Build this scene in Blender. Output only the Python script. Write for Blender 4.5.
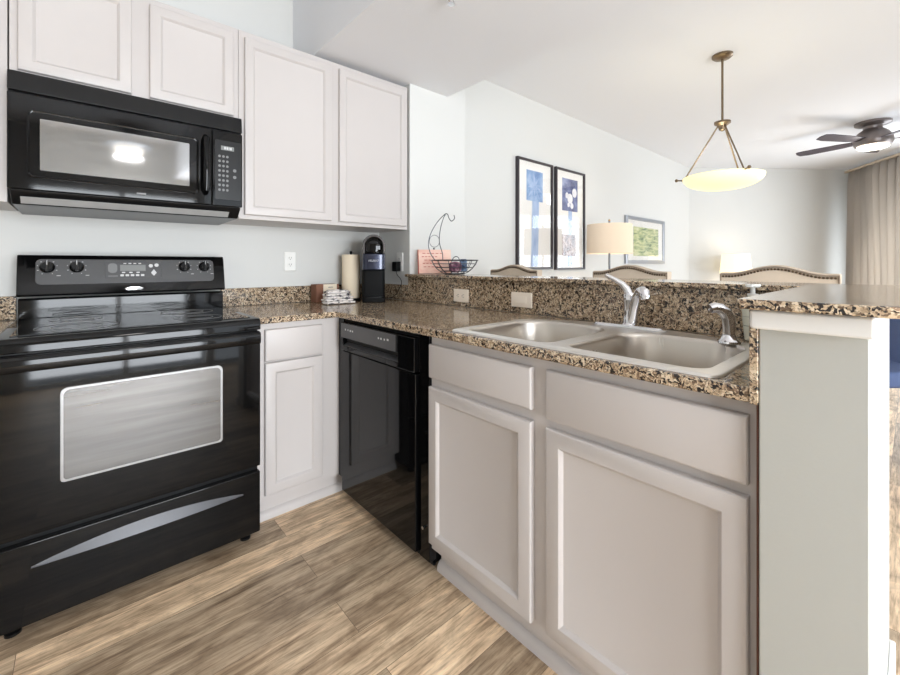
import bpy, bmesh, math, random
from math import sin, cos, pi, radians, atan2, sqrt
from mathutils import Vector, Matrix

for o in list(bpy.data.objects):
    bpy.data.objects.remove(o, do_unlink=True)
S = bpy.context.scene
COL = S.collection
random.seed(7)

# ------------------------------------------------------------------ camera
YAW = math.atan2(370.0, 414.3)
EYE = 1.145
cd = bpy.data.cameras.new('camera'); cam = bpy.data.objects.new('camera', cd); COL.objects.link(cam)
cam.location = (0, 0, EYE); cam.rotation_euler = (radians(90), 0, -YAW)
cd.sensor_width = 36; cd.lens = 36 * 414.3 / 900; cd.shift_y = -73.5 / 900
cd.clip_start = 0.02
S.camera = cam

# ------------------------------------------------------------------ world, daylight, kitchen fill light, exposure
S.view_settings.view_transform = 'Standard'; S.view_settings.look = 'None'
S.view_settings.gamma = 1; S.view_settings.use_curve_mapping = False
S.view_settings.exposure = 0.52
W = bpy.data.worlds.new('sky'); S.world = W; W.use_nodes = True
bg = W.node_tree.nodes['Background']; bg.inputs[0].default_value = (0.80, 0.90, 1.0, 1); bg.inputs[1].default_value = 1.5

def area(name, loc, direction, sx, sy, power, color=(1, 1, 1), spread=pi):
    l = bpy.data.lights.new(name, 'AREA'); l.shape = 'RECTANGLE'; l.size = sx; l.size_y = sy
    l.energy = power; l.color = color; l.spread = spread
    o = bpy.data.objects.new(name, l); COL.objects.link(o); o.location = loc
    o.rotation_euler = Vector(direction).to_track_quat('-Z', 'Z').to_euler()
    return o

# room corners (plan): far wall and window wall of the living room stand at an angle
P1 = Vector((7.56, 2.49)); P2 = Vector((9.80, 0.70)); P3 = Vector((4.50, -2.60))
ZC = 2.75
wd = (P3 - P2).normalized(); wn = Vector((wd.y, -wd.x))          # along the window wall / into the room
if wn.dot(Vector((5, 0)) - P2) < 0: wn = -wn
WIN_A, WIN_B, WIN_TOP = .35, 3.9, 2.28
mid = P2 + wd * (WIN_A + WIN_B) / 2
area('daylight_living', (mid.x - wn.x * .07, mid.y - wn.y * .07, 1.17), (wn.x, wn.y, .12), WIN_B - WIN_A - .1, 2.15, 76, (0.90, 0.95, 1.0))
area('daylight_patio', (2.75, -2.72, 1.17), (0, 1, .12), 2.9, 2.15, 16, (0.90, 0.95, 1.0))
area('fill_kitchen', (0.40, -2.72, 1.1), (0, 1, -.05), 1.6, 1.9, 134, (0.90, 0.95, 1.0))  # added fill light from behind the camera, no known window there

# ------------------------------------------------------------------ materials
def lin(r, g, b):
    f = lambda c: (c / 255 / 12.92) if c / 255 <= .04045 else ((c / 255 + .055) / 1.055) ** 2.4
    return (f(r), f(g), f(b), 1)

def mat(name, rgb=(200, 200, 200), rough=.5, metal=0., coat=0., emit=None, es=0., noise=0., nscale=20., bump=0., bscale=200., spec=.5):
    m = bpy.data.materials.new(name); m.use_nodes = True
    nt = m.node_tree; b = nt.nodes['Principled BSDF']
    b.inputs['Base Color'].default_value = lin(*rgb); b.inputs['Roughness'].default_value = rough
    b.inputs['Metallic'].default_value = metal; b.inputs['Coat Weight'].default_value = coat
    b.inputs['Coat Roughness'].default_value = .04
    b.inputs['Specular IOR Level'].default_value = spec
    if emit: b.inputs['Emission Color'].default_value = lin(*emit); b.inputs['Emission Strength'].default_value = es
    tc = nt.nodes.new('ShaderNodeTexCoord')
    if noise:
        n = nt.nodes.new('ShaderNodeTexNoise'); n.inputs['Scale'].default_value = nscale; n.inputs['Detail'].default_value = 4
        nt.links.new(tc.outputs['Object'], n.inputs['Vector'])
        mx = nt.nodes.new('ShaderNodeMix'); mx.data_type = 'RGBA'
        c = lin(*rgb); mx.inputs[6].default_value = [v * (1 - noise) for v in c[:3]] + [1]
        mx.inputs[7].default_value = [min(1, v * (1 + noise)) for v in c[:3]] + [1]
        nt.links.new(n.outputs['Fac'], mx.inputs[0]); nt.links.new(mx.outputs[2], b.inputs['Base Color'])
    if bump:
        n = nt.nodes.new('ShaderNodeTexNoise'); n.inputs['Scale'].default_value = bscale; n.inputs['Detail'].default_value = 3
        nt.links.new(tc.outputs['Object'], n.inputs['Vector'])
        bp = nt.nodes.new('ShaderNodeBump'); bp.inputs['Strength'].default_value = bump; bp.inputs['Distance'].default_value = .002
        nt.links.new(n.outputs['Fac'], bp.inputs['Height']); nt.links.new(bp.outputs[0], b.inputs['Normal'])
    return m

def granite():
    m = bpy.data.materials.new('speckled_granite'); m.use_nodes = True
    nt = m.node_tree; N = nt.nodes; L = nt.links; b = N['Principled BSDF']
    tc = N.new('ShaderNodeTexCoord')
    nz = N.new('ShaderNodeTexNoise'); nz.inputs['Scale'].default_value = 60; nz.inputs['Detail'].default_value = 3
    L.new(tc.outputs['Object'], nz.inputs['Vector'])
    wv = N.new('ShaderNodeMix'); wv.data_type = 'RGBA'; wv.blend_type = 'LINEAR_LIGHT'; wv.inputs[0].default_value = .02
    L.new(tc.outputs['Object'], wv.inputs[6]); L.new(nz.outputs['Color'], wv.inputs[7])
    v = N.new('ShaderNodeTexVoronoi'); v.inputs['Scale'].default_value = 165
    L.new(wv.outputs[2], v.inputs['Vector'])
    sp = N.new('ShaderNodeSeparateColor'); L.new(v.outputs['Color'], sp.inputs[0])
    r = N.new('ShaderNodeValToRGB'); r.color_ramp.interpolation = 'CONSTANT'
    e = r.color_ramp.elements
    e[0].position = 0; e[0].color = lin(44, 37, 34)
    e[1].position = .24; e[1].color = lin(116, 95, 76)
    for p, c in ((.34, (178, 154, 126)), (.56, (204, 181, 151)), (.78, (226, 207, 180)), (.93, (150, 124, 102))):
        x = e.new(p); x.color = lin(*c)
    L.new(sp.outputs[0], r.inputs[0])
    n2 = N.new('ShaderNodeTexNoise'); n2.inputs['Scale'].default_value = 230; n2.inputs['Detail'].default_value = 2
    L.new(tc.outputs['Object'], n2.inputs['Vector'])
    r2 = N.new('ShaderNodeValToRGB'); r2.color_ramp.elements[0].position = .36; r2.color_ramp.elements[0].color = (.25, .24, .23, 1)
    r2.color_ramp.elements[1].position = .5; r2.color_ramp.elements[1].color = (1, 1, 1, 1)
    L.new(n2.outputs['Fac'], r2.inputs[0])
    mx = N.new('ShaderNodeMix'); mx.data_type = 'RGBA'; mx.blend_type = 'MULTIPLY'; mx.inputs[0].default_value = .8
    L.new(r.outputs[0], mx.inputs[6]); L.new(r2.outputs[0], mx.inputs[7]); L.new(mx.outputs[2], b.inputs['Base Color'])
    b.inputs['Roughness'].default_value = .12; b.inputs['Coat Weight'].default_value = .15; b.inputs['Coat Roughness'].default_value = .04
    return m

def planks():
    m = bpy.data.materials.new('rustic_oak_planks'); m.use_nodes = True
    nt = m.node_tree; N = nt.nodes; L = nt.links; b = N['Principled BSDF']
    tc = N.new('ShaderNodeTexCoord')
    mp = N.new('ShaderNodeMapping'); mp.inputs['Location'].default_value = (0.14, -1.453 + .152 * 20, 0)
    L.new(tc.outputs['Object'], mp.inputs['Vector'])
    br = N.new('ShaderNodeTexBrick'); br.offset = .37; br.offset_frequency = 2; br.squash = 1
    br.inputs['Scale'].default_value = 1; br.inputs['Brick Width'].default_value = 1.25; br.inputs['Row Height'].default_value = .152
    br.inputs['Mortar Size'].default_value = .0008; br.inputs['Mortar Smooth'].default_value = .3; br.inputs['Bias'].default_value = 0
    br.inputs['Color1'].default_value = (0, 0, 0, 1); br.inputs['Color2'].default_value = (1, 1, 1, 1); br.inputs['Mortar'].default_value = (.5, .5, .5, 1)
    L.new(mp.outputs[0], br.inputs['Vector'])
    sc = N.new('ShaderNodeSeparateColor'); L.new(br.outputs['Color'], sc.inputs[0])
    # shift the grain of every plank
    cx = N.new('ShaderNodeCombineXYZ'); mu = N.new('ShaderNodeMath'); mu.operation = 'MULTIPLY'; mu.inputs[1].default_value = 37
    L.new(sc.outputs[0], mu.inputs[0]); L.new(mu.outputs[0], cx.inputs['Z']); L.new(mu.outputs[0], cx.inputs['X'])
    ad = N.new('ShaderNodeVectorMath'); ad.operation = 'ADD'; L.new(mp.outputs[0], ad.inputs[0]); L.new(cx.outputs[0], ad.inputs[1])
    def noise(sx, sy, det, dist=0.):
        q = N.new('ShaderNodeMapping'); q.inputs['Scale'].default_value = (sx, sy, 1); L.new(ad.outputs[0], q.inputs['Vector'])
        n = N.new('ShaderNodeTexNoise'); n.inputs['Scale'].default_value = 1; n.inputs['Detail'].default_value = det
        n.inputs['Distortion'].default_value = dist; n.inputs['Roughness'].default_value = .62
        L.new(q.outputs[0], n.inputs['Vector']); return n
    g1 = noise(2.6, 30, 8, 1.1); g2 = noise(5, 9, 5, 1.2); g3 = noise(12, 150, 5)
    r1 = N.new('ShaderNodeValToRGB'); e = r1.color_ramp.elements
    e[0].position = .30; e[0].color = lin(168, 142, 115); e[1].position = .70; e[1].color = lin(253, 230, 198)
    x = e.new(.47); x.color = lin(224, 198, 167); x = e.new(.57); x.color = lin(238, 213, 181)
    L.new(g1.outputs['Fac'], r1.inputs[0])
    r2 = N.new('ShaderNodeValToRGB'); e = r2.color_ramp.elements
    e[0].position = .33; e[0].color = (.47, .43, .39, 1); e[1].position = .56; e[1].color = (1, 1, 1, 1)
    L.new(g2.outputs['Fac'], r2.inputs[0])
    r3 = N.new('ShaderNodeValToRGB'); e = r3.color_ramp.elements
    e[0].position = .34; e[0].color = (.58, .54, .50, 1); e[1].position = .52; e[1].color = (1, 1, 1, 1)
    L.new(g3.outputs['Fac'], r3.inputs[0])
    rt = N.new('ShaderNodeValToRGB'); e = rt.color_ramp.elements
    e[0].position = 0; e[0].color = (.66, .65, .64, 1); e[1].position = 1; e[1].color = (1.38, 1.35, 1.30, 1)
    L.new(sc.outputs[0], rt.inputs[0])
    def mul(a, c, f=1.):
        mx = N.new('ShaderNodeMix'); mx.data_type = 'RGBA'; mx.blend_type = 'MULTIPLY'; mx.inputs[0].default_value = f
        L.new(a, mx.inputs[6]); L.new(c, mx.inputs[7]); return mx.outputs[2]
    # cathedral figure and knots
    wq = N.new('ShaderNodeMapping'); wq.inputs['Scale'].default_value = (.40, 2.4, 1); L.new(ad.outputs[0], wq.inputs['Vector'])
    wv = N.new('ShaderNodeTexWave'); wv.wave_type = 'BANDS'; wv.bands_direction = 'Y'; wv.inputs['Scale'].default_value = 1.5; wv.inputs['Distortion'].default_value = 11
    wv.inputs['Detail'].default_value = 4; wv.inputs['Detail Scale'].default_value = 1.3; L.new(wq.outputs[0], wv.inputs['Vector'])
    r4 = N.new('ShaderNodeValToRGB'); e = r4.color_ramp.elements
    e[0].position = .08; e[0].color = (.62, .59, .57, 1); e[1].position = .42; e[1].color = (1, 1, 1, 1)
    L.new(wv.outputs['Fac'], r4.inputs[0])
    kq = N.new('ShaderNodeMapping'); kq.inputs['Scale'].default_value = (1.5, 3.8, 1); L.new(ad.outputs[0], kq.inputs['Vector'])
    kv = N.new('ShaderNodeTexVoronoi'); kv.inputs['Scale'].default_value = 1.0; L.new(kq.outputs[0], kv.inputs['Vector'])
    r5 = N.new('ShaderNodeValToRGB'); e = r5.color_ramp.elements
    e[0].position = .025; e[0].color = (.22, .19, .17, 1); e[1].position = .15; e[1].color = (1, 1, 1, 1)
    x = e.new(.055); x.color = (.55, .50, .46, 1)
    L.new(kv.outputs['Distance'], r5.inputs[0])
    c = mul(mul(mul(r1.outputs[0], r2.outputs[0], .75), r3.outputs[0], .9), rt.outputs[0], 1.)
    c = mul(mul(c, r4.outputs[0], .55), r5.outputs[0], .95)
    mo = N.new('ShaderNodeMix'); mo.data_type = 'RGBA'; mo.inputs[7].default_value = lin(92, 74, 58)
    L.new(br.outputs['Fac'], mo.inputs[0]); L.new(c, mo.inputs[6]); L.new(mo.outputs[2], b.inputs['Base Color'])
    b.inputs['Roughness'].default_value = .42
    bp = N.new('ShaderNodeBump'); bp.inputs['Strength'].default_value = .25; bp.inputs['Distance'].default_value = .002
    L.new(g1.outputs['Fac'], bp.inputs['Height']); L.new(bp.outputs[0], b.inputs['Normal'])
    return m

def brushed(name, rgb, rough, axis_scale):
    m = mat(name, rgb, rough, 1.0); nt = m.node_tree; b = nt.nodes['Principled BSDF']
    tc = nt.nodes.new('ShaderNodeTexCoord'); mp = nt.nodes.new('ShaderNodeMapping'); mp.inputs['Scale'].default_value = axis_scale
    n = nt.nodes.new('ShaderNodeTexNoise'); n.inputs['Scale'].default_value = 1; n.inputs['Detail'].default_value = 4
    nt.links.new(tc.outputs['Object'], mp.inputs['Vector']); nt.links.new(mp.outputs[0], n.inputs['Vector'])
    mr = nt.nodes.new('ShaderNodeMapRange'); mr.inputs[3].default_value = rough * .6; mr.inputs[4].default_value = rough * 1.5
    nt.links.new(n.outputs['Fac'], mr.inputs[0]); nt.links.new(mr.outputs[0], b.inputs['Roughness'])
    return m

def pane_mat():
    m = bpy.data.materials.new('clear_glass_pane'); m.use_nodes = True
    nt = m.node_tree; nt.nodes.clear()
    o = nt.nodes.new('ShaderNodeOutputMaterial'); mx = nt.nodes.new('ShaderNodeMixShader')
    t = nt.nodes.new('ShaderNodeBsdfTransparent'); g = nt.nodes.new('ShaderNodeBsdfGlossy'); g.inputs['Roughness'].default_value = .01
    lw = nt.nodes.new('ShaderNodeLayerWeight'); lw.inputs[0].default_value = .5
    pw = nt.nodes.new('ShaderNodeMath'); pw.operation = 'POWER'; pw.inputs[1].default_value = 5
    f = nt.nodes.new('ShaderNodeMath'); f.operation = 'MULTIPLY_ADD'; f.inputs[1].default_value = .96; f.inputs[2].default_value = .04
    nt.links.new(lw.outputs['Facing'], pw.inputs[0]); nt.links.new(pw.outputs[0], f.inputs[0])
    nt.links.new(f.outputs[0], mx.inputs[0]); nt.links.new(t.outputs[0], mx.inputs[1]); nt.links.new(g.outputs[0], mx.inputs[2])
    nt.links.new(mx.outputs[0], o.inputs[0]); return m

def mottled(name, stops, scale, sx=(1, 1, 1), rough=.8, dist=0.):
    m = bpy.data.materials.new(name); m.use_nodes = True
    nt = m.node_tree; b = nt.nodes['Principled BSDF']
    tc = nt.nodes.new('ShaderNodeTexCoord'); mp = nt.nodes.new('ShaderNodeMapping'); mp.inputs['Scale'].default_value = sx
    n = nt.nodes.new('ShaderNodeTexNoise'); n.inputs['Scale'].default_value = scale; n.inputs['Detail'].default_value = 5; n.inputs['Distortion'].default_value = dist
    nt.links.new(tc.outputs['Object'], mp.inputs['Vector']); nt.links.new(mp.outputs[0], n.inputs['Vector'])
    r = nt.nodes.new('ShaderNodeValToRGB'); e = r.color_ramp.elements
    e[0].position, e[0].color = stops[0][0], lin(*stops[0][1]); e[1].position, e[1].color = stops[-1][0], lin(*stops[-1][1])
    for p, c in stops[1:-1]:
        x = e.new(p); x.color = lin(*c)
    nt.links.new(n.outputs['Fac'], r.inputs[0]); nt.links.new(r.outputs[0], b.inputs['Base Color']); b.inputs['Roughness'].default_value = rough
    return m

def shade_mat(name, rgb, es):
    m = mat(name, rgb, .9, emit=rgb, es=es, bump=.2, bscale=500); return m

M = dict(
    wall=mat('painted_wall', (216, 216, 213), .85, bump=.12, bscale=160),
    wallshaded=mat('shade_darkened_wall', (188, 189, 184), .5, bump=.12, bscale=160),  # same wall paint, darkened: shade on the end wall put into its colour
    ceiling=mat('painted_ceiling', (232, 233, 236), .9, bump=.2, bscale=140),
    trim=mat('white_trim', (238, 238, 236), .45),
    cab=mat('greige_cabinet_paint', (197, 191, 188), .42, noise=.015, nscale=6),
    cabin=mat('cabinet_inside', (150, 140, 132), .7),
    toe=mat('toe_kick_paint', (198, 192, 189), .5),
    black=mat('black_gloss_enamel', (10, 10, 11), .05, spec=.28),
    blackm=mat('black_satin_plastic', (17, 17, 18), .3, spec=.35),
    blacks=mat('black_smoked_glass', (9, 9, 10), .03, spec=.3),
    slot=mat('dark_gap', (6, 6, 6), .8),
    ovenwin=mottled('screened_oven_glass', [(.3, (90, 90, 90)), (.5, (98, 98, 98)), (.7, (108, 108, 108))], 1, (2.5, 1, 45), .24),
    mwwin=mat('screened_microwave_glass', (158, 158, 158), .05, metal=.7, coat=1.),
    panelgrey=mat('control_panel_grey', (72, 72, 73), .3),
    ink=mat('light_printed_marks', (205, 205, 205), .5),
    inkd=mat('dim_printed_marks', (120, 120, 120), .5),
    display=mat('grey_display', (130, 132, 130), .25),
    badge=mat('silver_badge', (225, 225, 225), .25, metal=.6),
    greymet=mat('grey_sheet_metal', (150, 150, 150), .38, metal=.7, noise=.2, nscale=12),
    undermet=mat('light_grey_underside', (196, 196, 195), .45, metal=.3, noise=.15, nscale=14),
    steel=brushed('brushed_stainless', (208, 202, 194), .30, (3, 40, 3)),
    rim=brushed('stainless_rim', (232, 229, 224), .36, (60, 6, 6)),
    chrome=mat('chrome', (222, 222, 225), .06, 1.),
    granite=granite(), floor=planks(), glass=pane_mat(),
    plastic=mat('white_plastic', (240, 239, 235), .35),
    almond=mat('almond_plastic', (252, 240, 224), .35),
    hole=mat('socket_slot', (60, 55, 50), .6),
    paper=mat('paper_towel', (246, 230, 204), .95, bump=.5, bscale=120),
    kraft=mat('brown_cardboard', (134, 92, 72), .8, noise=.06, nscale=30),
    cream=mat('cream_label', (236, 222, 200), .7),
    cloth=mottled('striped_white_cloth', [(.40, (60, 58, 66)), (.47, (236, 230, 226)), (.62, (246, 240, 236)), (.70, (120, 112, 120)), (.74, (240, 236, 232))], 26, (1, 1, 2.2), .95, .6),
    blueblk=mat('dark_blue_metallic', (30, 36, 58), .22, metal=.5, coat=.6),
    darkmat=mat('charcoal_plastic', (12, 13, 14), .55, spec=.15),
    wire=mat('dark_wire', (78, 80, 84), .3, .9),
    salmon=mottled('salmon_book_cover', [(.3, (232, 172, 154)), (.5, (248, 208, 192)), (.75, (252, 226, 212))], 6, (1, 1, 3)),
    red=mat('brick_red_spine', (176, 58, 36), .6),
    purple=mottled('purple_foil_pack', [(.35, (58, 40, 60)), (.5, (130, 84, 104)), (.65, (190, 160, 166))], 40),
    bluepk=mottled('blue_grey_pack', [(.35, (40, 56, 84)), (.6, (120, 142, 170))], 40),
    linen=mat('beige_linen', (203, 187, 168), .95, noise=.05, nscale=60, bump=.4, bscale=700),
    piping=mat('taupe_edging', (140, 124, 108), .9),
    nail=mat('aged_brass_nail', (96, 80, 64), .35, .8),
    darkwood=mat('dark_walnut', (58, 42, 34), .4, noise=.2, nscale=14),
    frame=mat('dark_espresso_frame', (52, 46, 50), .35),
    silver=mat('silver_frame', (168, 172, 180), .3, .6),
    silverd=mat('grey_frame_side', (118, 122, 126), .4, .4),
    mount=mat('cream_picture_mount', (246, 243, 238), .9),
    artblue=mottled('blue_mottled_print', [(.34, (112, 146, 196)), (.5, (146, 176, 216)), (.66, (188, 208, 234))], 7),
    trunkblue=mottled('pale_blue_trunk_print', [(.35, (150, 176, 216)), (.6, (186, 204, 232))], 9, (2, 1, .6)),
    artnavy=mottled('navy_print', [(.35, (74, 82, 124)), (.55, (116, 126, 168)), (.68, (168, 176, 206))], 8),
    artwhite=mat('white_print', (240, 240, 244), .8),
    lampbrown=mottled('brown_lamp_reflection', [(.38, (88, 66, 72)), (.52, (146, 118, 112)), (.68, (196, 172, 158))], 12),
    field=mottled('green_field_print', [(.30, (98, 122, 98)), (.42, (168, 184, 140)), (.55, (214, 216, 164)), (.70, (230, 230, 200))], 5, (1, 1, 5), .8, 1.),
    skyp=mat('pale_sky_print', (212, 226, 238), .8),
    bronze=mat('brushed_bronze', (128, 112, 92), .35, .9),
    fanbody=mat('fan_pewter', (128, 120, 118), .32, .7),
    fanblade=mat('fan_blade_dark', (66, 58, 66), .4, noise=.1, nscale=9),
    bowl=mat('glowing_alabaster_glass', (250, 240, 196), .3, emit=(255, 238, 176), es=.55),
    lens=mat('lit_lens', (255, 250, 240), .4, emit=(255, 246, 226), es=3.),
    lamplens=mat('lit_crystal_dome', (255, 250, 240), .3, emit=(255, 248, 236), es=2.2),
    shade1=shade_mat('warm_linen_lampshade', (236, 216, 192), .10),
    shade2=shade_mat('cream_lampshade', (255, 238, 206), .50),
    brass=mat('satin_brass', (176, 150, 110), .3, .9),
    curtain=mottled('taupe_curtain_cloth', [(.3, (178, 172, 166)), (.5, (200, 193, 186)), (.7, (220, 214, 206))], 5, (1, 1, .05), .95),
    blue=mat('blue_upholstery', (84, 100, 138), .8, noise=.1, nscale=30),
    soap=mat('pale_soap_bottle', (222, 222, 206), .35),
    soapink=mat('green_grey_label_ink', (120, 128, 110), .6),
    wood=mat('bare_wood_edge', (112, 70, 56), .7),
)

q_ = M['ovenwin'].node_tree.nodes['Principled BSDF']; q_.inputs['Metallic'].default_value = .6; q_.inputs['Coat Weight'].default_value = 1.
nt = M['curtain'].node_tree; out = nt.nodes['Material Output']; tr = nt.nodes.new('ShaderNodeBsdfTranslucent'); mxs = nt.nodes.new('ShaderNodeMixShader')
tr.inputs[0].default_value = lin(214, 206, 196); mxs.inputs[0].default_value = .45
nt.links.new(nt.nodes['Principled BSDF'].outputs[0], mxs.inputs[1]); nt.links.new(tr.outputs[0], mxs.inputs[2]); nt.links.new(mxs.outputs[0], out.inputs[0])

# ------------------------------------------------------------------ mesh helpers
ORI = {}
class MB:
    def __init__(s): s.b = bmesh.new()
    def faces(s, verts, faces):
        vs = [s.b.verts.new(v) for v in verts]
        for f in faces:
            try: s.b.faces.new([vs[i] for i in f])
            except ValueError: pass
        return s
    def box(s, x0, x1, y0, y1, z0, z1, m=None):
        v = [(x, y, z) for x in (x0, x1) for y in (y0, y1) for z in (z0, z1)]
        if m: v = [m @ Vector(p) for p in v]
        return s.faces(v, [(0, 1, 3, 2), (4, 6, 7, 5), (0, 4, 5, 1), (2, 3, 7, 6), (0, 2, 6, 4), (1, 5, 7, 3)])
    def loft(s, loops, cap0=True, cap1=True, close=False):
        n = len(loops[0]); rows = [[s.b.verts.new(p) for p in l] for l in loops]
        rr = list(zip(rows, rows[1:])) + ([(rows[-1], rows[0])] if close else [])
        for a, c in rr:
            for i in range(n):
                j = (i + 1) % n
                try: s.b.faces.new((a[i], a[j], c[j], c[i]))
                except ValueError: pass
        if not close:
            if cap0: s.b.faces.new(rows[0][::-1])
            if cap1: s.b.faces.new(rows[-1])
        return s
    def prism(s, pts, a0, a1, axis='z', m=None):
        f = {'z': lambda p, a: (p[0], p[1], a), 'x': lambda p, a: (a, p[0], p[1]), 'y': lambda p, a: (p[0], a, p[1])}[axis]
        l = [[f(p, a) for p in pts] for a in (a0, a1)]
        if m: l = [[m @ Vector(p) for p in q] for q in l]
        return s.loft(l)
    def cyl(s, p0, p1, r0, r1=None, n=20):
        r1 = r0 if r1 is None else r1
        p0, p1 = Vector(p0), Vector(p1); t = (p1 - p0).normalized()
        u = t.orthogonal().normalized(); w = t.cross(u)
        return s.loft([[p + (u * cos(2 * pi * i / n) + w * sin(2 * pi * i / n)) * r for i in range(n)] for p, r in ((p0, r0), (p1, r1))])
    def lathe(s, prof, c=(0, 0, 0), n=32, axis=(0, 0, 1), cap0=True, cap1=True):
        c = Vector(c); t = Vector(axis).normalized(); u = t.orthogonal().normalized(); w = t.cross(u)
        return s.loft([[c + t * h + (u * cos(2 * pi * i / n) + w * sin(2 * pi * i / n)) * max(r, .0003) for i in range(n)] for r, h in prof], cap0, cap1)
    def tube(s, pts, r, n=8, closed=False):
        pts = [Vector(p) for p in pts]; k = len(pts)
        rs = r if isinstance(r, (list, tuple)) else [r] * k
        u = None; loops = []
        for i, p in enumerate(pts):
            a = pts[i - 1] if (i > 0 or closed) else p; c = pts[(i + 1) % k] if (i < k - 1 or closed) else p
            t = (c - a).normalized()
            u = t.orthogonal().normalized() if u is None else (u - t * u.dot(t)).normalized()
            w = t.cross(u)
            loops.append([p + (u * cos(2 * pi * j / n) + w * sin(2 * pi * j / n)) * rs[i] for j in range(n)])
        return s.loft(loops, close=closed)
    def ring(s, c, r, t, n=40, axis='z', m=8):
        f = {'z': lambda a: (c[0] + r * cos(a), c[1] + r * sin(a), c[2]), 'y': lambda a: (c[0] + r * cos(a), c[1], c[2] + r * sin(a))}[axis]
        return s.tube([f(2 * pi * i / n) for i in range(n)], t, m, True)
    def ball(s, c, r, n=12, sz=1.):
        c = Vector(c); k = n // 2
        return s.loft([[c + Vector((r * sin(pi * j / k) * cos(2 * pi * i / n), r * sin(pi * j / k) * sin(2 * pi * i / n), r * sz * cos(pi * j / k))) if 0 < j < k
                        else c + Vector((1e-4 * cos(2 * pi * i / n), 1e-4 * sin(2 * pi * i / n), r * sz * cos(pi * j / k))) for i in range(n)] for j in range(k + 1)])
    def grid(s, f, nu, nv):
        vs = [[s.b.verts.new(f(i / nu, j / nv)) for j in range(nv + 1)] for i in range(nu + 1)]
        for i in range(nu):
            for j in range(nv): s.b.faces.new((vs[i][j], vs[i + 1][j], vs[i + 1][j + 1], vs[i][j + 1]))
        return s
    def cells(s, xs, ys, keep, z0, z1):
        V = {}
        def v(i, j, z):
            if (i, j, z) not in V: V[(i, j, z)] = s.b.verts.new((xs[i], ys[j], z))
            return V[(i, j, z)]
        K = {(i, j) for i in range(len(xs) - 1) for j in range(len(ys) - 1) if keep((xs[i] + xs[i + 1]) / 2, (ys[j] + ys[j + 1]) / 2)}
        for i, j in K:
            s.b.faces.new((v(i, j, z1), v(i + 1, j, z1), v(i + 1, j + 1, z1), v(i, j + 1, z1)))
            s.b.faces.new((v(i, j + 1, z0), v(i + 1, j + 1, z0), v(i + 1, j, z0), v(i, j, z0)))
            for (di, dj, a, c) in ((0, -1, (i, j), (i + 1, j)), (1, 0, (i + 1, j), (i + 1, j + 1)), (0, 1, (i + 1, j + 1), (i, j + 1)), (-1, 0, (i, j + 1), (i, j))):
                if (i + di, j + dj) not in K: s.b.faces.new((v(*a, z0), v(*c, z0), v(*c, z1), v(*a, z1)))
        bmesh.ops.dissolve_limit(s.b, angle_limit=.01, verts=s.b.verts, edges=s.b.edges)
        return s
    def build(s, name, m, parent=None, bevel=0., seg=2, at=None, angle=35, solid=0.):
        off = ORI.get(parent.name) if parent else (Vector(at) if at is not None else Vector((0, 0, 0)))
        if off.length: bmesh.ops.translate(s.b, vec=-off, verts=s.b.verts)
        bmesh.ops.recalc_face_normals(s.b, faces=s.b.faces)
        me = bpy.data.meshes.new(name); s.b.to_mesh(me); s.b.free()
        me.materials.append(M[m] if isinstance(m, str) else m)
        me.shade_smooth(); me.set_sharp_from_angle(angle=radians(angle))
        o = bpy.data.objects.new(name, me); COL.objects.link(o)
        if parent: o.parent = parent; ORI[o.name] = off
        else: o.location = off; ORI[o.name] = off
        if solid:
            q = o.modifiers.new('thickness', 'SOLIDIFY'); q.thickness = solid; q.offset = 0
        if bevel:
            q = o.modifiers.new('bevel', 'BEVEL'); q.width = bevel; q.segments = seg; q.limit_method = 'ANGLE'; q.angle_limit = radians(40)
            q.harden_normals = True
        return o

def tag(o, label, cat, group=None):
    o['label'] = label; o['category'] = cat
    if group: o['group'] = group
    return o
def thing(name, label, cat, loc=(0, 0, 0), rotz=0., group=None, local=False):
    o = bpy.data.objects.new(name, None); COL.objects.link(o); o.empty_display_size = .1
    o.location = loc; o.rotation_euler = (0, 0, rotz)
    ORI[o.name] = Vector((0, 0, 0)) if local else Vector(loc)
    return tag(o, label, cat, group)
def struct(o): o['kind'] = 'structure'; return o
def plab(o, label): o['label'] = label; return o

def rect_loops(face, p, specs):
    """specs: (u0,u1,z0,z1,d) ; face 'y': looking along +y, outward is -y ; face 'x': outward is -x (u = y)"""
    out = []
    for u0, u1, z0, z1, d in specs:
        q = [(u0, z0), (u1, z0), (u1, z1), (u0, z1)]
        out.append([(u, p - d, z) if face == 'y' else (p - d, u, z) for u, z in q])
    return out
def shaker(parent, face, p, u0, u1, z0, z1, fw=.045, t=.020, name='door', mt='cab', fb=None):
    fb = fw if fb is None else fb
    i = lambda e, d: (u0 + e, u1 - e, z0 + e, z1 - e, d)
    j = lambda e, d: (u0 + fw + e, u1 - fw - e, z0 + fb + e, z1 - fb - e, d)
    return MB().loft(rect_loops(face, p, [i(0, 0), i(0, t - .005), i(.002, t - .0015), i(.006, t), j(-.003, t), j(.001, t - .003), j(.006, t - .010), j(.009, t - .011)])).build(name, mt, parent, angle=25)
def slab(parent, face, p, u0, u1, z0, z1, t=.020, name='drawer_front', mt='cab'):
    i = lambda e, d: (u0 + e, u1 - e, z0 + e, z1 - e, d)
    return MB().loft(rect_loops(face, p, [i(0, 0), i(0, t - .006), i(.0025, t - .002), i(.008, t)])).build(name, mt, parent, angle=25)
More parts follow.
